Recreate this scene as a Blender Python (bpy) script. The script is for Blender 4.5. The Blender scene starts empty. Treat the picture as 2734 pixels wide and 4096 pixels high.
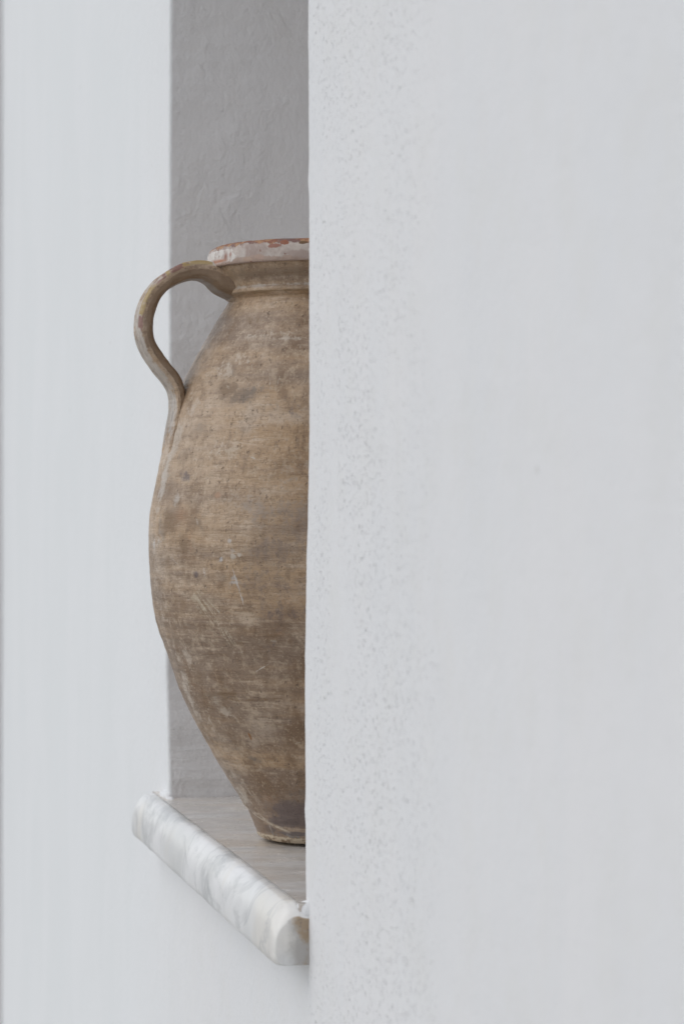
import bpy, math, random
import numpy as np
from mathutils import Vector, Matrix
sc = bpy.context.scene
C = sc.collection
EYE = 1.45
F, YH = 9800.0, 2018.0                      # lens in photo pixels, horizon row
PHI = math.atan(2270 / F)                   # angle between the lens axis and the wall
R = math.radians
rng = np.random.default_rng(4)

# ---------------------------------------------------------------- helpers
def mesh(name, verts, faces, mat, parent=None, smooth=True):
    me = bpy.data.meshes.new(name)
    me.from_pydata([tuple(v) for v in verts], [], [tuple(f) for f in faces])
    me.update()
    if smooth:
        me.polygons.foreach_set('use_smooth', [True] * len(me.polygons))
    me.materials.append(mat)
    o = bpy.data.objects.new(name, me)
    C.objects.link(o)
    o.parent = parent
    return o

def empty(name, loc):
    o = bpy.data.objects.new(name, None)
    o.location = loc
    C.objects.link(o)
    return o

def tag(o, label=None, cat=None, kind=None):
    if label: o['label'] = label
    if cat: o['category'] = cat
    if kind: o['kind'] = kind
    return o

def grid_faces(nr, nc, wrap=False, off=0, flip=False):
    f = []
    for i in range(nr - 1):
        for j in range(nc if wrap else nc - 1):
            k = (j + 1) % nc
            q = (off + i * nc + j, off + i * nc + k, off + (i + 1) * nc + k, off + (i + 1) * nc + j)
            f.append(q[::-1] if flip else q)
    return f

def vnoise(x, y, seed=0):                    # smooth value noise, arrays in, -1..1 out
    xi, yi = np.floor(x).astype(np.int64), np.floor(y).astype(np.int64)
    xf, yf = x - xi, y - yi
    u, v = xf * xf * (3 - 2 * xf), yf * yf * (3 - 2 * yf)
    def h(a, b):
        n = (a * 374761393 + b * 668265263 + seed * 974634777) & 0x7fffffff
        n = ((n ^ (n >> 13)) * 1274126177) & 0x7fffffff
        return ((n ^ (n >> 16)) & 0xffff) / 32767.5 - 1
    return (h(xi, yi) * (1 - u) + h(xi + 1, yi) * u) * (1 - v) + (h(xi, yi + 1) * (1 - u) + h(xi + 1, yi + 1) * u) * v

def fbm(x, y, seed=0, o=4):
    t, a, s = 0, 1, 0
    for k in range(o):
        t = t + a * vnoise(x * 2 ** k, y * 2 ** k, seed + k * 17); s += a; a *= .5
    return t / s

# ---------------------------------------------------------------- node helpers
class NT:
    def __init__(s, name):
        s.m = bpy.data.materials.new(name); s.m.use_nodes = True
        s.t = s.m.node_tree; s.n = s.t.nodes; s.n.clear()
        s.out = s.n.new('ShaderNodeOutputMaterial'); s.b = s.n.new('ShaderNodeBsdfPrincipled')
        s.link(s.b.outputs[0], s.out.inputs[0])
        s.co = s.n.new('ShaderNodeTexCoord').outputs['Object']
    def link(s, a, b): s.t.links.new(a, b)
    def put(s, sock, v):
        if hasattr(v, 'links') or isinstance(v, bpy.types.NodeSocket): s.link(v, sock)
        else: sock.default_value = v
    def mapping(s, scale, loc=(0, 0, 0)):
        m = s.n.new('ShaderNodeMapping'); m.inputs['Scale'].default_value = scale; m.inputs['Location'].default_value = loc
        s.link(s.co, m.inputs[0]); return m.outputs[0]
    def noise(s, scale, stretch=(1, 1, 1), detail=4, rough=.55, loc=(0, 0, 0), dist=0):
        x = s.n.new('ShaderNodeTexNoise'); x.inputs['Scale'].default_value = scale; x.inputs['Detail'].default_value = detail
        x.inputs['Roughness'].default_value = rough; x.inputs['Distortion'].default_value = dist
        s.link(s.mapping(stretch, loc), x.inputs['Vector']); return x.outputs['Fac']
    def vor(s, scale, stretch=(1, 1, 1), rnd=1):
        x = s.n.new('ShaderNodeTexVoronoi'); x.inputs['Scale'].default_value = scale; x.inputs['Randomness'].default_value = rnd
        s.link(s.mapping(stretch), x.inputs['Vector']); return x.outputs['Distance']
    def math(s, op, a, b=0.0, c=0.0):
        x = s.n.new('ShaderNodeMath'); x.operation = op
        s.put(x.inputs[0], a); s.put(x.inputs[1], b); s.put(x.inputs[2], c); return x.outputs[0]
    def ramp(s, v, a, b, lo=0., hi=1.):      # smooth step from a to b
        x = s.n.new('ShaderNodeMapRange'); x.interpolation_type = 'SMOOTHSTEP'
        s.put(x.inputs['Value'], v); x.inputs['From Min'].default_value = a; x.inputs['From Max'].default_value = b
        x.inputs['To Min'].default_value = lo; x.inputs['To Max'].default_value = hi; return x.outputs['Result']
    def mix(s, f, a, b, mode='MIX'):
        x = s.n.new('ShaderNodeMix'); x.data_type = 'RGBA'; x.blend_type = mode
        s.put(x.inputs[0], f)
        s.put(x.inputs[6], a if not isinstance(a, tuple) else (*a, 1)); s.put(x.inputs[7], b if not isinstance(b, tuple) else (*b, 1))
        return x.outputs[2]
    def attr(s, name):
        x = s.n.new('ShaderNodeAttribute'); x.attribute_name = name; return x
    def sep(s, v=None):
        x = s.n.new('ShaderNodeSeparateXYZ'); s.link(v or s.co, x.inputs[0]); return x.outputs
    def bump(s, h, dist, strength=1, normal=None):
        x = s.n.new('ShaderNodeBump'); x.inputs['Strength'].default_value = strength; x.inputs['Distance'].default_value = dist
        s.link(h, x.inputs['Height'])
        if normal: s.link(normal, x.inputs['Normal'])
        return x.outputs[0]
    def fin(s, col, rough, normal=None, spec=.5):
        s.put(s.b.inputs['Base Color'], col if not isinstance(col, tuple) else (*col, 1)); s.put(s.b.inputs['Roughness'], rough)
        s.b.inputs['Specular IOR Level'].default_value = spec
        if normal: s.link(normal, s.b.inputs['Normal'])
        return s.m

# ---------------------------------------------------------------- materials
def plaster(name, front=True):
    t = NT(name)
    big = t.noise(2.2, (1, 1, .6), 3)
    brush = t.noise(16, (1, 1, .16), 4, .6, dist=.5)
    grain = t.noise(190, (1, 1, .7), 3, .6)
    lump = t.noise(38, (1, 1, .8), 5, .6, dist=.6)
    fine = t.noise(420, (1, 1, .8), 2)
    if not front: lump = t.math('MULTIPLY', lump, t.ramp(t.noise(7, (1, 1, 1), 3, loc=(1, 5, 3)), .38, .66, .25, 1.5))
    pitn = t.noise(7, (1, 1, .5), 2, loc=(3, 1, 2))
    pv = t.noise(300, (1, 1, .6), 3, .55, loc=(5, 2, 7))
    # small pits, gathered where the coat is thin
    pit = t.math('MULTIPLY', t.ramp(pv, .60, .69), t.ramp(pitn, .30, .56))
    if front:                                # the coat is rougher in the strip beside the opening, behind a faint trowel line
        px_ = t.sep()[0]
        band = t.math('MULTIPLY', t.ramp(px_, 1.70, 2.08), t.ramp(px_, 2.32, 2.24))
        pit = t.math('MULTIPLY', pit, t.math('ADD', .20, t.math('MULTIPLY', band, .65)))
    col = t.mix(t.ramp(big, .3, .7), (.785, .79, .80), (.81, .805, .81))
    col = t.mix(t.ramp(brush, .35, .75, 0, .34), col, (.765, .775, .79))
    blot = t.noise(13, (1, 1, .8), 5, .65, loc=(6, 3, 1))
    col = t.mix(t.ramp(blot, .46, .66, 0, .5), col, (.775, .772, .765))
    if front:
        bounce_tint = t.mix(t.ramp(t.noise(3.2, (1.2, 1, .45), 5, .6, loc=(2, 2, 2), dist=.8), .36, .64), (.822, .840, .848), (.845, .858, .868))
        col = t.mix(t.ramp(t.sep()[0], 2.6, 3.6, 0, .85), col, bounce_tint)   # bounce light beyond the niche, painted as a cooler, lighter tint
    spot = t.ramp(t.vor(9, (1, 1, .8)), .018, .032, 1, 0)
    col = t.mix(t.math('MULTIPLY', spot, .35), col, (.4, .37, .33))
    if front:
        col = t.mix(t.math('MULTIPLY', pit, .36), col, (.46, .46, .465))
        ln = t.ramp(t.math('ABSOLUTE', t.math('SUBTRACT', px_, t.math('ADD', 1.957, t.math('MULTIPLY', t.noise(3, (0, 0, 1), 2), .006)))), .001, .0035, .05, 0)
        col = t.mix(ln, col, (.5, .5, .49))
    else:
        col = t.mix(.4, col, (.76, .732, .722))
    h = t.math('ADD', t.math('MULTIPLY', lump, 1.0 if not front else .48), t.math('MULTIPLY', grain, .30 if not front else .20))
    h = t.math('ADD', h, t.math('MULTIPLY', fine, .08))
    h = t.math('ADD', h, t.math('MULTIPLY', brush, .18))
    if front: h = t.math('SUBTRACT', h, t.math('MULTIPLY', pit, .5))
    else:
        # trowel strokes dragged level just above the sill
        z = t.sep()[2]
        st = t.noise(95, (.10, .10, 1), 4, .6, dist=.3)
        h = t.math('ADD', h, t.math('MULTIPLY', st, t.ramp(z, EYE - .30, EYE - .25, .9, 0)))
        h = t.math('ADD', h, t.math('MULTIPLY', t.ramp(t.noise(55, (1, 1, 1), 3, loc=(9, 9, 1)), .62, .8), .18))
    return t.fin(col, .75, t.bump(h, .0024 if front else .0034, 1), .25)

def marble(name, dirty):
    t = NT(name)
    if dirty:
        w = t.noise(7, (.8, .7, 1), 5, .6, dist=1.2)
        streak = t.noise(8, (1.1, .30, 1), 4, .58, loc=(1, 3, 5), dist=1.1)
        v = t.noise(8, (1.2, .3, 1), 3, .5, loc=(2, 4, 1), dist=1.0)
        col = t.mix(t.ramp(w, .36, .62), (.58, .55, .52), (.735, .705, .67))
        col = t.mix(t.ramp(streak, .50, .64, 0, .75), col, (.63, .555, .475))
        col = t.mix(t.ramp(streak, .36, .46, .6, 0), col, (.74, .74, .74))
        col = t.mix(t.ramp(v, .55, .70, 0, .55), col, (.46, .44, .42))
        ru = t.noise(11, (1.2, .4, 1), 4, .6, loc=(7, 2, 3))
        col = t.mix(t.ramp(ru, .60, .72, 0, .5), col, (.60, .43, .32))
        sp = t.noise(420, (.35, 1, 1), 2)
        col = t.mix(t.ramp(sp, .64, .8, 0, .3), col, (.3, .27, .24))
        rough = t.ramp(t.noise(30, (1, 1, 1), 3), .3, .7, .16, .30)
        return t.fin(col, rough, t.bump(t.noise(60, (1, 1, 1), 3), .0006), .5)
    w = t.noise(5, (1.1, 1, .9), 4, .5, dist=.8)
    v = t.noise(11, (.7, 1.1, .9), 5, .6, loc=(3, 5, 2), dist=1.4)
    f = t.noise(26, (.8, 1, .6), 4, .6, loc=(1, 8, 2), dist=.9)
    col = t.mix(t.ramp(w, .35, .62), (.72, .725, .72), (.87, .87, .875))
    col = t.mix(t.ramp(v, .50, .68, 0, .75), col, (.50, .515, .52))
    col = t.mix(t.ramp(f, .50, .72, 0, .4), col, (.60, .61, .61))
    col = t.mix(t.ramp(t.noise(6, (1.4, 1, 1), 3, loc=(8, 1, 4)), .48, .68, 0, .6), col, (.78, .74, .67))
    vn = t.math('ABSOLUTE', t.math('SUBTRACT', t.noise(9, (.8, 1.2, 1.1), 5, .55, loc=(9, 5, 5), dist=1.2), .5))
    col = t.mix(t.math('MULTIPLY', t.ramp(vn, .004, .040, .42, 0), t.ramp(w, .62, .42)), col, (.42, .43, .44))
    # dirt soaked into the sawn near end, by the wall
    s = t.sep()
    endm = t.ramp(s[0], 2.2940, 2.2929)
    g = t.noise(70, (1, 1, 1), 4, .6)
    g2 = t.math('ADD', t.noise(45, (1, 1, 1), 4, .6, loc=(4, 4, 4)), t.math('SUBTRACT', t.math('MULTIPLY', t.ramp(s[1], .030, .004), .30), t.math('MULTIPLY', t.ramp(s[2], EYE - .405, EYE - .430), .16)))
    dirt = t.ramp(t.math('ADD', t.ramp(s[1], .034, .004), t.math('MULTIPLY', g, 1.1)), .75, 1.45, 0, .95)
    dcol = t.mix(t.ramp(g2, .58, .74), (.44, .42, .40), (.37, .27, .175))
    dcol = t.mix(t.ramp(t.noise(150, (1, 1, 1), 2), .64, .72, 0, .8), dcol, (.22, .17, .13))
    col = t.mix(t.math('MULTIPLY', endm, dirt), col, dcol)
    return t.fin(col, .30, t.bump(t.noise(50, (1, 1, 1), 3), .0007), .5)

def clay(name, part='body'):
    t = NT(name)
    s = t.sep()
    a = t.noise(9, (1, 1, 1), 5, .62, dist=.4)
    b = t.noise(22, (1, 1, 1.0), 6, .66, loc=(2, 3, 1))
    bands = t.noise(11, (.25, .25, 2.2), 5, .62, loc=(5, 1, 0))
    lines = t.noise(60, (.35, .35, 2.6), 5, .66, loc=(1, 7, 0))
    vert = t.noise(34, (1.7, 1.7, .28), 4, .6, loc=(3, 3, 3))
    fine = t.noise(330, (1, 1, 1), 3, .7)
    sp = t.noise(210, (1, 1, .8), 3, .6, loc=(6, 6, 1))
    # fired clay slip: warm tan, wearing to brown and to grey-pink lime bloom
    warm, brown, pale, grey = (.45, .315, .195), (.215, .138, .080), (.60, .50, .40), (.255, .195, .155)
    col = t.mix(t.ramp(a, .30, .68), warm, (.48, .37, .27))
    zf = t.ramp(s[2], .12, .42)             # lower belly is greyer
    col = t.mix(t.ramp(t.math('ADD', bands, t.math('MULTIPLY', t.math('SUBTRACT', 1, zf), .16)), .44, .66, 0, .85), col, grey)
    col = t.mix(t.ramp(t.math('ADD', t.math('MULTIPLY', b, .5), t.math('ADD', t.math('MULTIPLY', vert, .5), t.math('MULTIPLY', zf, -.035))), .46, .62, 0, .75), col, brown)
    col = t.mix(t.ramp(t.math('ADD', t.math('MULTIPLY', b, .45), t.math('MULTIPLY', lines, .55)), .46, .35, 0, .70), col, pale)
    col = t.mix(t.ramp(lines, .52, .66, 0, .42), col, brown)
    col = t.mix(t.ramp(t.noise(14, (1, 1, 1.6), 4, .6, loc=(9, 2, 5)), .55, .70, 0, .55), col, (.56, .475, .40))
    col = t.mix(t.ramp(t.noise(16, (1, 1, 1), 4, .6, loc=(1, 2, 8)), .62, .74, 0, .5), col, (.40, .22, .12))
    col = t.mix(t.ramp(sp, .62, .72, 0, .6), col, (.16, .12, .09))
    mid = t.noise(95, (1, 1, .8), 4, .7, loc=(3, 9, 9))
    col = t.mix(t.ramp(mid, .50, .66, 0, .42), col, (.60, .50, .39))
    col = t.mix(t.ramp(mid, .47, .34, 0, .45), col, (.21, .15, .105))
    col = t.mix(t.ramp(fine, .55, .70, 0, .5), col, (.64, .54, .42))
    col = t.mix(t.ramp(fine, .45, .30, 0, .5), col, (.18, .13, .09))
    col = t.mix(1.0, col, (.985, .925, .86), 'MULTIPLY')
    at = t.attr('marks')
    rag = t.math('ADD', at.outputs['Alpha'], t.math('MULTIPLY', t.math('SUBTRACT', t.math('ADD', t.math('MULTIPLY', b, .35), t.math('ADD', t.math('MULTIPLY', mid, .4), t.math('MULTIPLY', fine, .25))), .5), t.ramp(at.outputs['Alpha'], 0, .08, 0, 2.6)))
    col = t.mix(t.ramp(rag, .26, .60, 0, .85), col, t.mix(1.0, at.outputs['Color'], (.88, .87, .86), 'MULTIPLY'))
    h = t.math('ADD', t.math('MULTIPLY', lines, 1.1), t.math('MULTIPLY', b, .5))
    h = t.math('ADD', h, t.math('MULTIPLY', fine, .18))
    h = t.math('SUBTRACT', h, t.math('MULTIPLY', t.ramp(sp, .62, .72), .35))
    rough = t.ramp(b, .35, .65, .34, .54)
    return t.fin(col, rough, t.bump(h, .0016), .5)

def rim_mat():
    t = NT('chipped_slip_rim')
    a = t.noise(20, (1, 1, 1), 5, .65, dist=.5)
    f = t.noise(120, (1, 1, 1), 4, .7)
    c = t.noise(60, (1, 1, .8), 6, .72, loc=(4, 2, 2))
    z = t.sep()[2]
    white = t.mix(t.ramp(a, .40, .58), (.55, .48, .43), (.36, .275, .24))
    white = t.mix(t.ramp(t.noise(60, (1, 1, .6), 3), .55, .7, 0, .55), white, (.60, .555, .51))
    terra = t.mix(t.ramp(f, .42, .58), (.25, .095, .055), (.42, .235, .12))
    terra = t.mix(t.ramp(t.noise(28, (1, 1, 1), 3, loc=(7, 7, 2)), .50, .60), terra, (.20, .11, .095))
    up = t.ramp(z, .662, .6745, -.10, .30)
    k = t.math('ADD', up, t.math('ADD', t.math('MULTIPLY', c, .6), t.math('MULTIPLY', f, .4)))
    col = t.mix(t.ramp(k, .585, .645), white, terra)
    low = t.math('ADD', t.ramp(z, .661, .650, -.2, .22), a)
    col = t.mix(t.ramp(low, .54, .60, 0, .85), col, (.40, .29, .235))
    col = t.mix(t.ramp(t.noise(190, (1, 1, .8), 3, loc=(2, 2, 9)), .62, .69, 0, .85), col, (.22, .09, .06))
    at = t.attr('marks')
    rag = t.math('ADD', at.outputs['Alpha'], t.math('MULTIPLY', t.math('SUBTRACT', f, .5), t.ramp(at.outputs['Alpha'], 0, .05, 0, .9)))
    col = t.mix(t.ramp(rag, .3, .5), col, at.outputs['Color'])
    h = t.math('SUBTRACT', t.math('ADD', t.math('MULTIPLY', a, .6), t.math('MULTIPLY', f, .4)), t.math('MULTIPLY', t.ramp(k, .585, .645), .5))
    return t.fin(col, .55, t.bump(h, .0010), .4)

def simple(name, c1, c2, scale, rough, bd):
    t = NT(name)
    n = t.noise(scale, (1, 1, 1), 5)
    return t.fin(t.mix(t.ramp(n, .3, .7), c1, c2), rough, t.bump(n, bd), .3)

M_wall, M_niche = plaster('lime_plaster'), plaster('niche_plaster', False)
M_slab, M_nose = marble('weathered_marble', True), marble('white_marble', False)
M_clay, M_rim = clay('aged_clay'), rim_mat()
M_in = simple('raw_clay_inside', (.30, .19, .12), (.38, .26, .17), 20, .9, .001)
M_ground = simple('pale_paving', (.42, .41, .39), (.50, .49, .47), 3, .8, .003)

# ---------------------------------------------------------------- wall with the niche
def wx(px):                                  # photo column -> distance along the wall face
    return .5 / np.tan(PHI + np.arctan((np.asarray(px, float) - 1367) / F))
SILL = EYE - .382
TOP = EYE + .86
DEPTH = .42
# hand-finished corners: height (m above sill) -> x of the corner
def zz(py, d): return EYE - (py - YH) / F * d
near_t = [(-200, 1231), (0, 1231), (150, 1229.5), (300, 1231), (640, 1230.5), (730, 1226.5), (790, 1230.5), (1250, 1231), (1700, 1231), (1900, 1227.5), (2100, 1226), (2230, 1221.5), (2440, 1220), (2620, 1216.5), (2900, 1216.8), (3060, 1217.5), (3180, 1219), (3250, 1214.5), (3310, 1219), (3480, 1219.5), (3560, 1221), (3640, 1222)]
far_t = [(-200, 681), (0, 680), (300, 677), (900, 674), (1350, 674), (1560, 674), (1800, 673), (2400, 667), (2560, 663), (2750, 664), (2900, 669), (3100, 674), (3195, 675)]
NZ = [zz(p[0], 2.356) for p in near_t][::-1]; NXv = list(wx([p[1] for p in near_t]))[::-1]
FZ = [zz(p[0], 3.188) for p in far_t][::-1]; FXv = list(wx([p[1] for p in far_t]))[::-1]
def nearx(z): return np.interp(z, NZ, NXv) + .0007 * fbm(z * 55, z * 0 + 3, 5) + .0006 * fbm(z * 230, z * 0 + 5, 45, 2) - .0006 * np.maximum(vnoise(z * 160, z * 0, 8), 0)
def farx(z): return np.interp(z, FZ, FXv) + .0030 * fbm(z * 40, z * 0 + 1, 6) * np.interp(z, [SILL, SILL + .32, SILL + .5], [1, 1, .45])

X0, X1 = -1.2, 5.551
def yoff(X, Z):                              # gentle hand-trowelled undulation of the face
    y = .0022 * fbm(X * 1.7, Z * 1.3, 1, 3) + .0005 * fbm(X * 9, Z * 6, 2, 3)
    return y
rowsz = np.concatenate([np.arange(SILL, TOP, .0035), [TOP]])
r_c = .0045
def arc(n=7): return [(R(90) * i / (n - 1)) for i in range(n)]
V = []; Fc = []
# near part (X0 -> near corner)
cn = np.concatenate([np.linspace(X0, 1.2, 60), np.linspace(1.2, 2.27, 110)[1:]])
def near_block(zs):
    out = []
    for z in zs:
        e = float(nearx(np.array([z]))[0])
        k = np.clip((cn - 1.2) / 1.07, 0, 1)
        xs = cn + k * (e - r_c - 2.285)
        ys = yoff(xs, np.full_like(xs, z))
        row = [(x, y, z) for x, y in zip(xs, ys)]
        y0 = ys[-1]
        for x in np.linspace(xs[-1], e - r_c, 6)[1:]: row.append((x, y0, z))
        for a in arc()[1:]: row.append((e - r_c + r_c * math.sin(a), y0 - r_c + r_c * math.cos(a), z))
        out.append(row)
    return out
def far_block(zs):
    out = []
    cf = np.concatenate([np.linspace(3.2, 4, 50), np.linspace(4, X1, 50)[1:]])
    for z in zs:
        e = float(farx(np.array([z]))[0])
        k = np.clip((4 - cf) / .8, 0, 1)
        xs = cf + k * (e + r_c - 3.185)
        ys = yoff(xs, np.full_like(xs, z)); y0 = ys[0]
        row = [(e + r_c - r_c * math.sin(a), y0 - r_c + r_c * math.cos(a), z) for a in arc()[::-1]]
        row += [(x, y0, z) for x in np.linspace(e + r_c, xs[0], 5)[1:-1]]
        row += [(x, y, z) for x, y in zip(xs, ys)]
        out.append(row)
    return out
def add_rows(V, Fc, rows, flip=False):
    off = len(V); nc = len(rows[0])
    for r in rows: V += r
    Fc += grid_faces(len(rows), nc, off=off, flip=flip)
nb, fb = near_block(rowsz), far_block(rowsz)
add_rows(V, Fc, nb, True); add_rows(V, Fc, fb, True)
# below the sill: one face all the way, with the cut-back patch of plaster round the near end of the nosing
xn = 2.2965
bx = np.concatenate([np.linspace(X0, 2.2, 90), np.linspace(2.2, xn - .002, 24)[1:], [xn - .001, xn, xn + .001, xn + .002], np.linspace(xn + .004, 3.3, 150), np.linspace(3.3, X1, 60)[1:]])
bz = np.concatenate([np.linspace(-.02, SILL - .30, 40), np.linspace(SILL - .30, SILL - .006, 118)[1:], [SILL]])
rows = []
for z in bz:
    ys = yoff(bx, np.full_like(bx, z))
    step = np.clip((bx - (xn - .001)) / .002, 0, 1)
    fadez = np.interp(z, [SILL - .090, SILL - .076, SILL - .02, SILL], [0, .55, 1, 1])
    fadex = np.interp(bx, [xn, xn + .05, xn + .25], [1, .6, 0])
    wob = 1 + .25 * float(vnoise(np.array([z * 70]), np.array([0.]), 3)[0])
    ys = ys - .0045 * step * fadez * fadex * wob
    ys = ys + .0012 * (1 - step) * np.interp(bx, [xn - .06, xn], [0, 1]) * fadez * float(np.interp(z, [SILL - .02, SILL - .004], [1, 0]))
    # the top course turns in under the slab across the opening
    zr = np.where((bx > 2.296) & (bx < 3.165), min(z, SILL - .006), z)
    rows.append([(x, y, q) for x, y, q in zip(bx, ys, zr)])
add_rows(V, Fc, rows, True)
# above the lintel, and the solid rest of the wall behind (top, end, back)
az_ = np.linspace(TOP, TOP + 1.1, 12)
rows = []
for z in az_:
    ys = yoff(bx, np.full_like(bx, z)); rows.append([(x, y, z) for x, y in zip(bx, ys)])
add_rows(V, Fc, rows, True)
b = len(V); ZT = TOP + 1.1; YB = -DEPTH - .15
V += [(X0, .0, -.02), (X0, YB, -.02), (X0, YB, ZT), (X0, 0, ZT), (X1, 0, -.02), (X1, YB, -.02), (X1, YB, ZT), (X1, 0, ZT)]
Fc += [(b, b + 1, b + 2, b + 3), (b + 4, b + 7, b + 6, b + 5), (b + 1, b + 5, b + 6, b + 2), (b + 3, b + 2, b + 6, b + 7)]
for (bx_, by_, bz_, ax, ay, az2) in ((2.3010, -.0025, SILL - .0085, .0085, .0125, .0105), (2.3020, -.0010, SILL - .0062, .0075, .0122, .0075), (3.178, .0005, SILL + .0005, .026, .0075, .0060), (3.150, -.001, SILL - .002, .016, .006, .0045)):
    o0 = len(V); nu, nv = 20, 13           # dabs of plaster closing the joints at both ends of the sill
    for i in range(nv):
        ph = math.pi * i / (nv - 1)
        for j in range(nu):
            a = 2 * math.pi * j / nu
            k = 1 + .16 * float(vnoise(np.array([math.cos(a) * 1.7 + 5 + bx_]), np.array([ph * 2 + math.sin(a)]), 9)[0])
            V.append((bx_ + ax * k * math.sin(ph) * math.cos(a), by_ + ay * k * math.sin(ph) * math.sin(a), bz_ + az2 * k * math.cos(ph)))
    Fc += grid_faces(nv, nu, True, o0, True)
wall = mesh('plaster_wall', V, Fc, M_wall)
tag(wall, 'long whitewashed plaster wall whose deep niche holds the clay jar', 'wall')
# niche lining: near reveal, back, far reveal, soffit
V = []; Fc = []
yj = -np.concatenate([np.linspace(0, .06, 8), np.linspace(.06, DEPTH, 24)[1:]])
rows = []
for i, z in enumerate(rowsz):
    pn, pf = nb[i][-1], fb[i][0]
    row = [(pn[0], pn[1] + (y * (1 + pn[1] / DEPTH)), z) for y in yj]
    row += [(x, -DEPTH, z) for x in np.linspace(pn[0], pf[0], 20)[1:-1]]
    row += [(pf[0] + .0012 * fbm(np.array([y * 14]), np.array([z * 9]), 9)[0] * min(1, -y * 60), pf[1] + (y * (1 + pf[1] / DEPTH)), z) for y in yj[::-1]]
    rows.append(row)
add_rows(V, Fc, rows, True)
b = len(V); e0, e1 = nb[-1][-1], fb[-1][0]
V += [(e0[0] - .01, 0.0, TOP), (e1[0] + .01, 0.0, TOP), (e1[0] + .01, -DEPTH - .005, TOP), (e0[0] - .01, -DEPTH - .005, TOP)]
Fc += [(b, b + 1, b + 2, b + 3)]
niche = mesh('niche', V, Fc, M_niche, wall)

# shallow pilaster at the far end of the wall
V = []; Fc = []
PP = .07; PL = .45
path = [(X1, -.02)] + [(X1, y) for y in np.linspace(0, PP - .006, 12)[1:]] + [(X1 + .006 - .006 * math.cos(a), PP - .006 + .006 * math.sin(a)) for a in arc(5)[1:]] + [(x, PP) for x in np.linspace(X1 + .02, X1 + PL, 10)] + [(X1 + PL, YB)]
rows = [[(x + .002 * float(vnoise(np.array([z * 5]), np.array([y * 3]), 4)[0]), y, z) for x, y in path] for z in np.linspace(-.02, ZT, 90)]
add_rows(V, Fc, rows, False)
nr = len(rows); ncp = len(path)
V += [(X1, YB, ZT), (X1, YB, -.02)]
Fc += [tuple((nr - 1) * ncp + k for k in range(ncp)) + (len(V) - 2,)]
mesh('pilaster', V, Fc, M_niche, wall)

# ---------------------------------------------------------------- marble sill
sill = empty('marble_sill', (2.73, 0, SILL - .06))
tag(sill, 'marble sill with a rounded white front edge, under the clay jar', 'sill')
def local(vs, o): return [(x - o.location.x, y - o.location.y, z - o.location.z) for x, y, z in vs]
def tex_world(m, o):                          # object coordinates of the parts stay in metres of the place
    pass
V = []; Fc = []
sx = np.linspace(2.298, 3.235, 60); sy = np.linspace(.0096, -DEPTH - .02, 30)
rows = []
for y in sy: rows.append([(x if y > -.0 else x, y, SILL + .0004 * fbm(np.array([x * 8]), np.array([y * 8]), 12)[0]) for x in sx])
# inside the wall the slab only has to cover the opening
add_rows(V, Fc, rows, True)
b = len(V)
x0, x1, y0, y1 = 2.298, 3.235, .0096, -DEPTH - .02
V += [(x0, y0, SILL - .03), (x1, y0, SILL - .03), (x1, y1, SILL - .03), (x0, y1, SILL - .03)]
Fc += [(b, b + 3, b + 2, b + 1)]
nx_ = len(sx); last = (len(sy) - 1) * nx_
V += [(x, y0, SILL - .0002) for x in (x0, x1)] + [(x, y1, SILL - .0002) for x in (x0, x1)]
Fc += [(b, b + 1, b + 5, b + 4), (b + 3, b + 7, b + 6, b + 2)[::-1], (b, b + 4, b + 6, b + 3), (b + 1, b + 2, b + 7, b + 5)]
o = mesh('slab', V, Fc, M_slab)
o.parent = sill; o.matrix_parent_inverse = Matrix.Translation(-sill.location)
# nosing: swept profile, ends eased over
pr = [(.0090, -.0008), (.0130, .0003), (.0195, -.0008), (.0245, -.0046), (.0290, -.0105), (.0328, -.0175), (.0356, -.0260), (.0371, -.0360), (.0374, -.0460), (.0366, -.0530), (.0340, -.0575), (.0300, -.0594), (.0240, -.0600), (.0120, -.0600), (.0020, -.0600), (-.004, -.0590), (-.004, -.045), (-.004, -.025), (-.004, -.010), (-.003, -.005), (.001, -.0030), (.0055, -.0022)]
def smooth_closed(p, n):
    p = np.array(p); m = len(p); out = []
    for i in range(m):
        a, b_, c_, d = p[i - 1], p[i], p[(i + 1) % m], p[(i + 2) % m]
        for k in range(n):
            t = k / n
            out.append(.5 * ((2 * b_) + (-a + c_) * t + (2 * a - 5 * b_ + 4 * c_ - d) * t * t + (-a + 3 * b_ - 3 * c_ + d) * t ** 3))
    return np.array(out)
P = smooth_closed(pr, 4)
xa, xb = 2.2925, 3.240
u = np.concatenate([xa + .006 * (1 - np.cos(np.linspace(0, math.pi / 2, 9))), np.linspace(xa + .014, xb - .014, 150), xb - .006 * (1 - np.cos(np.linspace(math.pi / 2, 0, 9)))])
rows = []
cy, cz = .012, -.034
for x in u:
    d = min(x - xa, xb - x)
    k = math.sqrt(max(0, 1 - (1 - min(d / .012, 1)) ** 2))
    q = P.copy()
    sh = (1 - k)
    top = np.clip((q[:, 1] + .034) / .033, 0, 1)
    # the ends are worn over: top drops, front eases in
    q[:, 0] = q[:, 0] - sh * .0045 * np.clip(q[:, 0] / .037, 0, 1)
    sh2 = max(0, 1 - d / .022) ** 2
    q[:, 1] = q[:, 1] - sh2 * .0135 * top + sh * .002 * np.clip(-(q[:, 1] + .045) / .015, 0, 1)
    bow = .0006 * vnoise(np.array([x * 14]), np.array([2.]), 3)[0] + .0004 * vnoise(np.array([x * 40]), np.array([2.]), 4)[0]
    rows.append([(x, yy + bow * (yy > .01), SILL + zz_) for yy, zz_ in q])
V = []; Fc = []
nc = len(P)
for r_ in rows: V += r_
Fc += grid_faces(len(rows), nc, True, 0, False)
o1, o2 = len(V), len(V) + nc
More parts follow.
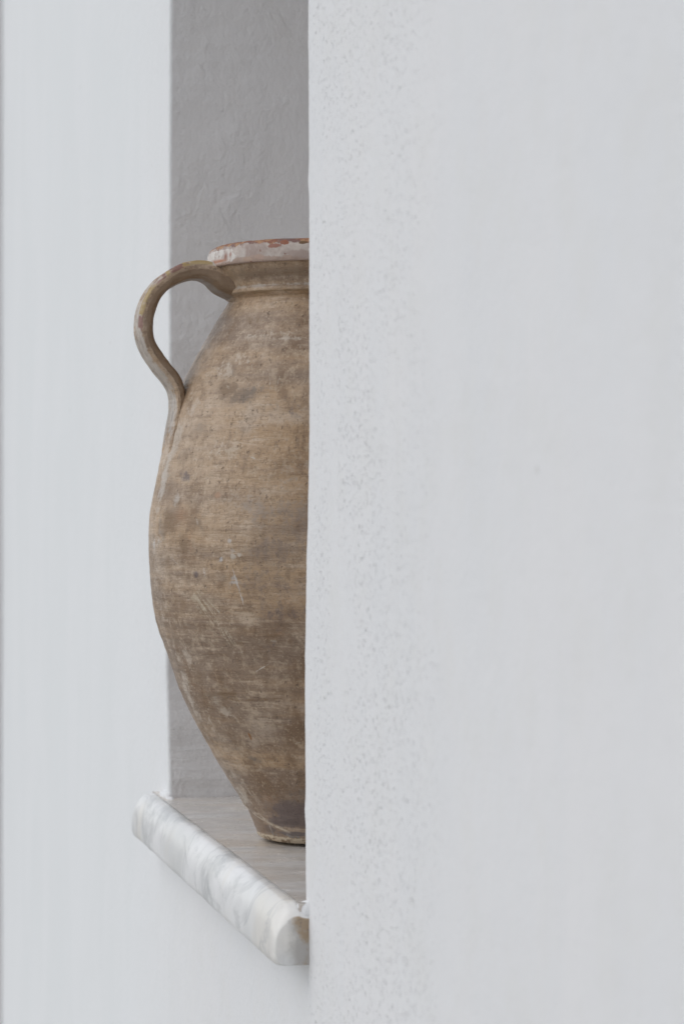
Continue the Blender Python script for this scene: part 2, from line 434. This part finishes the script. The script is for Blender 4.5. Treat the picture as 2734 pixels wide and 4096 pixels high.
V += rows[0] + rows[-1]                       # caps with their own corners, so the sawn ends shade flat
Fc += [tuple(range(o1, o1 + nc)), tuple(range(o2, o2 + nc))[::-1]]
o = mesh('nosing', V, Fc, M_nose)
for p_ in list(o.data.polygons)[-2:]: p_.use_smooth = False
o.parent = sill; o.matrix_parent_inverse = Matrix.Translation(-sill.location)
o['label'] = 'polished white marble nosing with grey veins and a stained near end'

# ---------------------------------------------------------------- the jar
JX, JY = 2.7321, -.1132
jar = empty('clay_jar', (JX, JY, SILL))
tag(jar, 'tall weathered brown clay jar with looped handle and chipped rim, standing in the niche', 'jar')
B = .382
body_p = [(.1096, .2316), (.1236, .2081), (.1352, .1878), (.1466, .1672), (.1554, .1512), (.1621, .1370), (.1702, .1155), (.1781, .0905), (.1850, .062), (.1888, .0458), (.1934, .0227), (.1963, .0094), (.1988, -.0034), (.2005, -.0162), (.2013, -.0307), (.2015, -.0469), (.2008, -.0634), (.1994, -.083), (.1977, -.1014), (.1954, -.1165), (.1923, -.1319), (.1886, -.145), (.1835, -.1587), (.1781, -.1741), (.1725, -.1909), (.1648, -.212), (.1557, -.2326), (.1446, -.2541), (.1338, -.2736), (.1224, -.2931), (.1107, -.3117), (.101, -.3272), (.0925, -.3415), (.0865, -.3544), (.0825, -.3645), (.0800, -.3702), (.0780, -.3742), (.0752, -.3772), (.0710, -.3789), (.0640, -.3796), (.0580, -.3800), (.0540, -.3814)]
def resample(p, n):
    p = np.array(p); m = len(p); out = []
    for i in range(m - 1):
        a, b_, c_, d = p[max(i - 1, 0)], p[i], p[i + 1], p[min(i + 2, m - 1)]
        for k in range(n):
            t = k / n
            out.append(.5 * ((2 * b_) + (-a + c_) * t + (2 * a - 5 * b_ + 4 * c_ - d) * t * t + (-a + 3 * b_ - 3 * c_ + d) * t ** 3))
    out.append(p[-1]); return np.array(out)
AZ = np.concatenate([np.linspace(70, 250, 520, endpoint=False), np.linspace(250, 430, 90, endpoint=False)])
def lathe(p):
    az = np.radians(AZ)[None, :]; r = p[:, 0][:, None]; z = p[:, 1][:, None]
    return r * np.ones_like(az), az * np.ones_like(r), (z + B) * np.ones_like(az)

# marks: (az, z, half width in degrees, half height m, rotation deg, rgb, strength)
pale, chalk, dark, purple, orange, ochre = (.60, .51, .42), (.74, .70, .66), (.20, .155, .12), (.17, .13, .125), (.42, .22, .11), (.50, .37, .21)
brown_ = (.235, .145, .075)
blobs = [
 (123, .1475, 8, .014, 0, pale, .42), (131, .160, 9, .010, 0, pale, .38), (137, .1855, 16, .004, 4, pale, .42), (150, .181, 12, .003, -3, pale, .45),
 (128, .203, 10, .006, 0, brown_, .35), (136.5, .1186, 9, .012, 10, dark, .62), (126.4, .1249, 9, .010, 0, brown_, .6), (146, .107, 6, .010, 0, dark, .45),
 (101.5, .0717, 6, .030, 0, pale, .55), (98, .035, 5, .040, 0, pale, .6), (118, .085, 8, .015, 0, brown_, .5), (112, .052, 6, .012, 0, brown_, .45),
 (114.9, .0309, 3.0, .0085, 0, purple, .5), (112, .0345, 2, .006, 0, purple, .5), (111, .0022, 2.5, .010, -20, chalk, .55), (110.8, -.017, 8, .018, 0, brown_, .72), (106, .018, 4, .020, 0, brown_, .5), (117, -.045, 7, .014, 0, brown_, .5), (108, -.06, 5, .012, 0, brown_, .45), (120, -.105, 9, .012, 0, brown_, .45),
 (104, -.028, 4, .018, 0, brown_, .5), (122, -.022, 6, .010, 0, brown_, .45), (131.1, .0102, 1.4, .0035, 0, orange, .8), (116, -.012, 3, .010, 0, (.42, .25, .15), .6),
 (136.8, -.0390, .9, .003, 20, chalk, .8), (137.4, -.0500, 2.0, .0045, 0, chalk, .52), (138.0, -.0556, 1.3, .003, 0, (.75, .69, .58), .85), (140.3, -.054, .9, .0028, 0, (.75, .69, .58), .8), (133.7, -.0591, .9, .003, 0, (.60, .60, .62), .7),
 (138.2, -.0836, 1.5, .0014, 0, chalk, .8), (137.9, -.079, .9, .003, 10, chalk, .6), (123.1, -.0764, 1.4, .004, 0, purple, .7), (127, -.072, 2, .006, 10, chalk, .4),
 (101, -.042, 3, .009, 0, chalk, .5), (96, -.045, 3, .014, 0, (.62, .58, .56), .5), (97, .02, 4, .03, 0, (.56, .53, .50), .45),
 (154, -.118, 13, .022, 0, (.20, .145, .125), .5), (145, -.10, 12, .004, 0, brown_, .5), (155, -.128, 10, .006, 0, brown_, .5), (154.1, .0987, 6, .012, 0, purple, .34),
 (143.7, -.0085, 14, .03, 0, (.52, .425, .345), .42), (130, .06, 10, .016, 0, (.60, .49, .38), .4), (154, -.050, 16, .034, 0, (.27, .195, .15), .50), (152, -.088, 16, .020, 0, (.25, .175, .13), .50), (158, -.01, 12, .03, 0, (.29, .215, .17), .42), (112, .10, 8, .03, 0, (.60, .50, .41), .40), (100, -.20, 7, .06, 0, (.60, .52, .44), .42), (99, -.10, 6, .05, 0, (.56, .48, .41), .40),  # broad marks: staining, with lit left flank and shaded right belly painted in
 (119.8, -.2145, 4, .012, 25, pale, .5), (124, -.226, 5, .007, -30, pale, .5), (128, -.212, 6, .012, 0, brown_, .45), (115, -.19, 6, .012, 0, brown_, .4), (110, -.165, 5, .018, 0, pale, .4), (135, -.15, 14, .004, 3, brown_, .5), (125, -.207, 12, .0022, 5, brown_, .6), (140, -.2117, 14, .0022, 5, brown_, .6),
 (105, -.30, 9, .03, 0, pale, .45), (98, -.33, 10, .014, 0, (.70, .64, .55), .55), (112, -.255, 6, .03, 0, pale, .35),
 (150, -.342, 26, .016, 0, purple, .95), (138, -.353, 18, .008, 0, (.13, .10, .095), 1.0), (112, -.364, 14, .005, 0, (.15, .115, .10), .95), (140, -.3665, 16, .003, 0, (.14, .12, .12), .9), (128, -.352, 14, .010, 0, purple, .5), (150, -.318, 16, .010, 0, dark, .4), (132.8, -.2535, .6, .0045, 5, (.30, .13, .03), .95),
 (118, -.27, 5, .006, 0, (.22, .19, .16), .4), (131, -.2805, 5, .005, 0, dark, .45), (150, -.155, 8, .01, 0, purple, .35), (158, .02, 8, .03, 0, (.42, .34, .27), .35),
]
rs = random.Random(7)
strokes = []                                 # (az0,z0,az1,z1,width m,rgb,strength)
strokes += [(137.7, -.0675, 142.2, -.1183, .0010, chalk, .75), (130, -.066, 137, -.054, .0009, chalk, .4)]
for k in range(9):
    d = k * .9
    strokes.append((116 + d + rs.uniform(-1, 1), -.082 - k * .001, 128 + d * .9, -.128 + rs.uniform(-.01, .004), .0010, (.62, .53, .40), .62))
for k in range(6):
    strokes.append((129 + k * .9, -.120 - k * .0025, 133.5 + k * .7, -.152 - rs.uniform(0, .008), .0009, (.60, .51, .39), .7))
for k in range(4):
    strokes.append((119 + k * 1.4, -.134 - k * .002, 124.5 + k, -.162 + k * .002, .0009, (.62, .53, .41), .6))
strokes += [(133.6, -.1819, 138.5, -.2080, .0010, (.55, .46, .35), .7), (135, -.183, 139.6, -.2085, .0009, dark, .6), (136, -.188, 140, -.21, .0008, (.58, .5, .38), .5)]
strokes += [(134, -.262, 140, -.300, .0010, dark, .5), (137, -.268, 149, -.285, .0010, dark, .4)]
# scar where the wall of the pot was scraped over the foot
scar = [(82, -.3400), (90.8, -.3430), (99, -.3468), (108, -.3520), (116.2, -.3549), (124, -.3590), (131, -.3618), (138, -.3640)]
for (a0, z0), (a1, z1) in zip(scar, scar[1:]): strokes.append((a0, z0, a1, z1, .0019, (.72, .63, .50), .85))
strokes += [(112, -.349, 119, -.3535, .0018, (.70, .62, .5), .6), (104, -.345, 110, -.349, .0022, (.70, .62, .5), .55), (117, -.356, 118.5, -.3655, .0009, (.66, .6, .5), .7)]
for k in range(90):                          # fine random scuffs from handling
    a0 = rs.uniform(80, 200); z0 = rs.uniform(-.34, .2); l = rs.uniform(.004, .02); an = rs.uniform(-.6, .6) + (1.57 if rs.random() < .3 else 0)
    c_ = rs.choice([(.66, .58, .48), (.72, .66, .58), (.20, .15, .11), (.24, .17, .11)])
    strokes.append((a0, z0, a0 + math.degrees(l * math.cos(an) / .19), z0 - l * math.sin(an), .0008, c_, rs.uniform(.35, .7)))

def paint(o, azd, z, r, extra=None):         # colour attribute with the marks on the clay
    n = azd.size; col = np.zeros((n, 4)); A, Zz = azd.ravel(), z.ravel() - B
    rr = np.maximum(r.ravel(), .05)
    def over(c_, a):
        k = a[:, None]
        na = np.maximum(col[:, 3:4], k)
        w = np.where(k + col[:, 3:4] > 1e-4, k / (k + col[:, 3:4] * (1 - k) + 1e-6), 0)
        col[:, :3] = col[:, :3] * (1 - w) + np.array(c_) * w
        col[:, 3:4] = na
    for (a0, z0, wa, hz, rot, c_, s_) in blobs:
        dx = np.radians(A - a0) * rr; dz = Zz - z0; ww = math.radians(wa) * max(.08, float(np.interp(z0, [-.38, -.2, 0, .23], [.08, .17, .2, .12])))
        cr, sr = math.cos(R(rot)), math.sin(R(rot))
        x = (dx * cr + dz * sr) / ww; y = (-dx * sr + dz * cr) / hz
        over(c_, s_ * np.exp(-.8 * (x * x + y * y)) * (x * x + y * y < 6))
    for (a0, z0, a1, z1, w, c_, s_) in strokes:
        px, pz = np.radians(A - a0) * rr, Zz - z0
        ex, ez = np.radians(a1 - a0) * rr, (z1 - z0)
        t = np.clip((px * ex + pz * ez) / (ex * ex + ez * ez + 1e-12), 0, 1)
        d = np.hypot(px - t * ex, pz - t * ez)
        over(c_, s_ * np.exp(-(d / w) ** 2) * (d < 3 * w) * (.55 + .45 * np.sin(np.pi * np.clip(t, .05, .95))))
    if extra is not None: extra(A, Zz, over)
    at = o.data.color_attributes.new('marks', 'FLOAT_COLOR', 'POINT')
    at.data.foreach_set('color', col.ravel())

# body
bp = resample(body_p, 14)
r, az, z = lathe(bp)
azd = np.degrees(az)
zc = z - B
scz = np.interp(azd, [s_[0] for s_ in scar] + [150, 175], [s_[1] for s_ in scar] + [-.3665, -.369])
below = np.clip((scz - zc) / .0022, 0, 1) * np.clip((180 - azd) / 30, 0, 1) * np.clip((zc + .378) / .008, 0, 1)
rr0 = r.copy()
r = r - .0022 * below * np.clip((140 - azd) / 25, 0, 1)
ca, sa = np.cos(az), np.sin(az)
r = r + .0009 * fbm(ca * 3 + zc * 9 + 20, sa * 3 + 9, 3, 3) + .00045 * fbm(zc * 130 + 40 + .5 * ca, sa * .6 + 5, 9, 2) + .0004 * fbm(ca * 14 + 50, zc * 60 + sa * 9 + 50, 15, 3)
# flat thumb smear and one dent on the belly
r = r - .0010 * np.exp(-((azd - 128) / 3) ** 2 - ((zc + .227) / .007) ** 2)
Vb = np.stack([r * ca, r * sa, z], -1).reshape(-1, 3)
nr_, nc_ = r.shape
Fb = grid_faces(nr_, nc_, True, 0, True)
Vb = np.vstack([Vb, [[0, 0, B - .3775]]]); k = (nr_ - 1) * nc_
for j in range(nc_): Fb.append((k + j, len(Vb) - 1, k + (j + 1) % nc_)[::-1])
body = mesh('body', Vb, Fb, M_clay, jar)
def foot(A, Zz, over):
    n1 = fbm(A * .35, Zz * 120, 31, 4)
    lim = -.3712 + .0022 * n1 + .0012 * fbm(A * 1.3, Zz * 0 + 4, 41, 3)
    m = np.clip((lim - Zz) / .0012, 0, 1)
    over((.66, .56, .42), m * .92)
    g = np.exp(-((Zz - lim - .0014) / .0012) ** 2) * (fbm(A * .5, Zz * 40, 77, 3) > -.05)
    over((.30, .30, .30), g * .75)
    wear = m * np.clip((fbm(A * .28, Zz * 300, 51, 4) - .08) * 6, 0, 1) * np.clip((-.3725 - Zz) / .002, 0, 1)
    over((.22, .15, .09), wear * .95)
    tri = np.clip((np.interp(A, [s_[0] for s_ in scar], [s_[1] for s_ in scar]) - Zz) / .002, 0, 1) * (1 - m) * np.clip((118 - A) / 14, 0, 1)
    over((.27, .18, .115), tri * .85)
full = np.concatenate([azd.ravel(), [0]]), np.concatenate([z.ravel(), [0]]), np.concatenate([rr0.ravel(), [0]])
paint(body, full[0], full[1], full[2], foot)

def ring_part(name, prof_, mat, n, amp=.0004, extra=None, marks=True, chips=False):
    p = resample(prof_, n); r, az, z = lathe(p); zc = z - B; ca, sa = np.cos(az), np.sin(az)
    dr = amp * fbm(ca * 5 + 10, sa * 5 + zc * 50 + 10, 21, 3)
    dz = 0
    if chips:
        lumps = fbm(ca * 9 + 30, sa * 9 + 30, 61, 4)
        topm = np.clip((zc - .284) / .008, 0, 1)
        dz = topm * (.0005 * lumps - .0010 * np.clip(fbm(ca * 16 + 3, sa * 16 + 7, 81, 2) - .25, 0, 1) * 2)
        dr = dr + .0004 * fbm(ca * 18 + 30, sa * 18 + zc * 150, 66, 3)
    V = np.stack([(r + dr) * ca, (r + dr) * sa, z + dz], -1).reshape(-1, 3)
    o = mesh(name, V, grid_faces(r.shape[0], r.shape[1], True, 0, True), mat, jar)
    if marks: paint(o, np.degrees(az), z, r, extra)
    return o
neck_p = [(.128, .2672), (.1262, .2625), (.1222, .2565), (.1180, .2505), (.1158, .2455), (.1152, .2425), (.1168, .2405), (.1174, .2385), (.1168, .2362), (.1140, .2338), (.1112, .2322), (.1088, .2300)]
def neckx(A, Zz, over):
    over((.52, .46, .40), .55 * np.exp(-((Zz - .2420) / .0028) ** 2))
    over((.30, .20, .11), .60 * np.exp(-((Zz - .2355) / .0022) ** 2))
    over((.30, .22, .15), .45 * np.exp(-((Zz - .256) / .007) ** 2))
ring_part('neck', neck_p, M_clay, 6, .0006, neckx)
rim_p = [(.1262, .2668), (.1325, .2664), (.1342, .2685), (.1345, .2735), (.1340, .2795), (.1328, .2845), (.1308, .2880), (.1275, .2903), (.1225, .2915), (.1160, .2910), (.1120, .2890), (.1105, .2850), (.1100, .278)]
def rimx(A, Zz, over):
    over((.66, .62, .58), .48 * np.clip((121 + 5 * fbm(A * .2, Zz * 300, 5, 3) - A) / 3, 0, 1) * np.clip((.2855 - Zz) / .002, 0, 1) * np.clip((Zz - .2675) / .002, 0, 1))
    for a0, z0, wa, hz, c_, s_ in [(148, .2862, 2.6, .0028, (.28, .10, .05), .9), (143, .283, 4, .003, (.30, .14, .10), .8), (112, .2755, 1.5, .0045, (.28, .12, .08), .9), (107, .2715, 5, .0018, (.42, .17, .09), .95), (116, .277, .8, .003, (.32, .13, .08), .8), (157, .2855, 2.6, .0018, (.16, .09, .04), .9), 
                              (128, .270, 4, .003, (.42, .30, .23), .7), (135, .2715, 4, .004, (.45, .32, .26), .7), (155, .274, 8, .0045, (.42, .33, .29), .7), (160, .272, 8, .005, (.42, .33, .29), .7), (100, .2715, 4, .002, (.42, .17, .09), .8)]:
        over(c_, s_ * np.exp(-((A - a0) / wa) ** 2 - ((Zz - z0) / hz) ** 2))
rim = ring_part('rim', rim_p, M_rim, 6, .0005, rimx, chips=True)
rim['label'] = 'chipped rim, worn pale slip over red terracotta'
in_p = [(.1101, .279), (.1060, .262), (.1020, .248), (.0990, .232), (.1120, .208), (.1450, .150), (.1740, .062), (.1905, -.03), (.1890, -.085), (.1780, -.145), (.1400, -.235), (.1000, -.300), (.0700, -.355), (.001, -.366)]
ring_part('inner_wall', in_p, M_in, 4, .001, marks=False)

# handle
HA = R(90.96)
H = [(.1090, .2520, .040, .064), (.1196, .2539, .0331, .060), (.1314, .2596, .0255, .053), (.1454, .2629, .0206, .046), (.159, .2621, .0192, .043), (.1717, .2577, .0182, .042), (.1836, .2505, .0172, .042), (.1938, .2416, .0166, .042), (.2016, .2305, .0166, .043), (.2067, .2176, .0168, .044), (.209, .2056, .0170, .045), (.2088, .193, .0167, .045), (.2057, .1807, .0164, .045), (.1991, .1675, .0165, .045), (.19, .1547, .0165, .045), (.1808, .1439, .0165, .046), (.1745, .1331, .0150, .047), (.1712, .1200, .0135, .048), (.1712, .1060, .0125, .050), (.1735, .0920, .0115, .052), (.1770, .0770, .0095, .054), (.1798, .0600, .0080, .055), (.1815, .0440, .0060, .054)]
Hs = resample([h[:2] for h in H], 16); Ht = resample([h[2:] for h in H], 16)
NS = 112
V = []; sidev = []; sv = []
hd = np.array([math.cos(HA), math.sin(HA)]); nd = np.array([math.cos(HA + math.pi / 2), math.sin(HA + math.pi / 2)])
s_acc = 0
for i in range(len(Hs)):
    p = Hs[i]; q0, q1 = Hs[max(i - 1, 0)], Hs[min(i + 1, len(Hs) - 1)]
    tg = (q1 - q0) / np.linalg.norm(q1 - q0); nm = np.array([-tg[1], tg[0]])
    if i == 0: nm0 = nm
    # outward side of the loop: up at the top, away from the pot at the side
    cen = np.array([.150, .20]);
    if i < len(Hs) * .62 and nm @ (p - cen) < 0: nm = -nm
    if i >= len(Hs) * .62 and nm[0] < 0: nm = -nm
    if i: s_acc += np.linalg.norm(p - Hs[i - 1])
    th, w = Ht[i]
    for j in range(NS):
        a = 2 * math.pi * j / NS; c_, s_ = math.cos(a), math.sin(a)
        e = .55
        wx_ = math.copysign(abs(c_) ** e, c_) * w / 2; ty = math.copysign(abs(s_) ** e, s_) * th / 2
        if ty > 0:                           # shallow finger groove and ridges down the outer face
            ty += -.0012 * math.cos(2 * math.pi * wx_ / w * 1.0) + .0007 * math.cos(wx_ / w * 6 * math.pi)
        nz = .0006 * float(vnoise(np.array([s_acc * 45 + 3]), np.array([a * 2.]), 5)[0]) + .0003 * float(vnoise(np.array([s_acc * 160]), np.array([a * 4.]), 6)[0])
        ty += nz * (1 if ty > 0 else -1); wx_ += nz
        rad = p[0] + nm[0] * ty; zz2 = p[1] + nm[1] * ty
        V.append((hd[0] * rad + nd[0] * wx_, hd[1] * rad + nd[1] * wx_, zz2 + B)); sidev.append((wx_ / w * 2, ty / th * 2)); sv.append(s_acc)
Fh = grid_faces(len(Hs), NS, True, 0, False) + [tuple(range(NS))[::-1], tuple(range((len(Hs) - 1) * NS, len(Hs) * NS))]
handle = mesh('handle', V, Fh, M_clay, jar)
sd = np.array(sidev); sv = np.array(sv); col = np.zeros((len(V), 4))
def hov(c_, a):
    a = np.clip(a, 0, 1)[:, None]; w = a / (a + col[:, 3:4] * (1 - a) + 1e-6) * (a > .001)
    col[:, :3] = col[:, :3] * (1 - w) + np.array(c_) * w; col[:, 3:4] = np.maximum(col[:, 3:4], a)
edge = np.exp(-((sd[:, 0] - .80) / .30) ** 2) * np.clip((sd[:, 1] - .35) / .3, 0, 1)
outf = np.clip((sd[:, 1] - .5) / .3, 0, 1)
hov((.60, .55, .50), outf * .55 * np.clip((sv - .06) / .03, 0, 1))
hov((.60, .58, .52), edge * .9 * (sv < .052)); hov((.25, .165, .10), .72 * np.clip((.3 - sd[:, 1]) / .3, 0, 1))
och = (.46, .32, .11); red_ = (.26, .115, .095)
for s0, s1, c_ in [(.030, .058, och), (.058, .074, red_), (.074, .080, och), (.080, .093, red_), (.093, .128, och), (.128, .142, red_)]:
    jit = sv + .0045 * fbm(sd[:, 0] * 5 + sv * 120, sd[:, 1] * 4 + 3, 12, 3)
    m = np.clip((jit - s0) / .0012, 0, 1) * np.clip((s1 - jit) / .0012, 0, 1) * np.clip(1.2 + 2.2 * fbm(sv * 130, sd[:, 0] * 6, 19, 3), 0, 1)
    hov(c_, m * edge * .9)
wn = fbm(sv * 60, sd[:, 0] * 14, 8, 3)
hov((.42, .38, .35), outf * .8 * (wn > .15) * np.clip((sv - .12) / .05, 0, 1))
col[:, 3] *= np.clip((1 - sv / sv.max()) / .18, 0, 1)
at = handle.data.color_attributes.new('marks', 'FLOAT_COLOR', 'POINT'); at.data.foreach_set('color', col.ravel())

# ---------------------------------------------------------------- ground
V = []; n = 24
gx = np.concatenate([[-300, -60, -12], np.linspace(-4, 9, n), [20, 80, 300]]); gy = gx - 2
rows = [[(x, y, 0) for x in gx] for y in gy]; Fc = []
add_rows(V, Fc, rows, False)
tag(mesh('ground', V, Fc, M_ground), kind='structure')

# ---------------------------------------------------------------- camera
cam_d = bpy.data.cameras.new('camera'); cam = bpy.data.objects.new('camera', cam_d); C.objects.link(cam)
cam.location = (0, .5, EYE)
cam.rotation_euler = Vector((math.cos(PHI), -math.sin(PHI), 0)).to_track_quat('-Z', 'Y').to_euler()
cam_d.sensor_fit = 'VERTICAL'; cam_d.sensor_height = 36; cam_d.sensor_width = 24
cam_d.lens = F / 4096 * 36; cam_d.shift_y = -(2048 - YH) / 4096
cam_d.clip_start = .05; cam_d.clip_end = 1000
cam_d.dof.use_dof = True; cam_d.dof.focus_distance = 2.66; cam_d.dof.aperture_fstop = 7.1
sc.camera = cam

# ---------------------------------------------------------------- light: bright overcast
SUN_EL, SUN_AZ = 48, 84                      # azimuth from +x towards +y
w = bpy.data.worlds.new('World'); sc.world = w; w.use_nodes = True
nt = w.node_tree; nt.nodes.clear()
sky = nt.nodes.new('ShaderNodeTexSky'); sky.sky_type = 'NISHITA'; sky.sun_disc = False
sky.sun_elevation = R(SUN_EL); sky.sun_rotation = R(90 - SUN_AZ); sky.dust_density = .6; sky.air_density = 1
hs = nt.nodes.new('ShaderNodeHueSaturation'); hs.inputs['Saturation'].default_value = .21
bg = nt.nodes.new('ShaderNodeBackground'); bg.inputs[1].default_value = .135
wo = nt.nodes.new('ShaderNodeOutputWorld')
nt.links.new(sky.outputs[0], hs.inputs['Color']); nt.links.new(hs.outputs[0], bg.inputs[0]); nt.links.new(bg.outputs[0], wo.inputs[0])
sd_ = bpy.data.lights.new('sun', 'SUN'); so = bpy.data.objects.new('sun', sd_); C.objects.link(so)
sd_.energy = .70; sd_.angle = R(55); sd_.color = (1, .99, .975)
dv = Vector((math.cos(R(SUN_AZ)) * math.cos(R(SUN_EL)), math.sin(R(SUN_AZ)) * math.cos(R(SUN_EL)), math.sin(R(SUN_EL))))
so.rotation_euler = dv.to_track_quat('Z', 'Y').to_euler(); so.location = dv * 5

vs = sc.view_settings; vs.view_transform = 'Standard'; vs.look = 'None'; vs.gamma = 1; vs.use_curve_mapping = False; vs.exposure = .10
sc.cycles.max_bounces = 8; sc.cycles.diffuse_bounces = 5
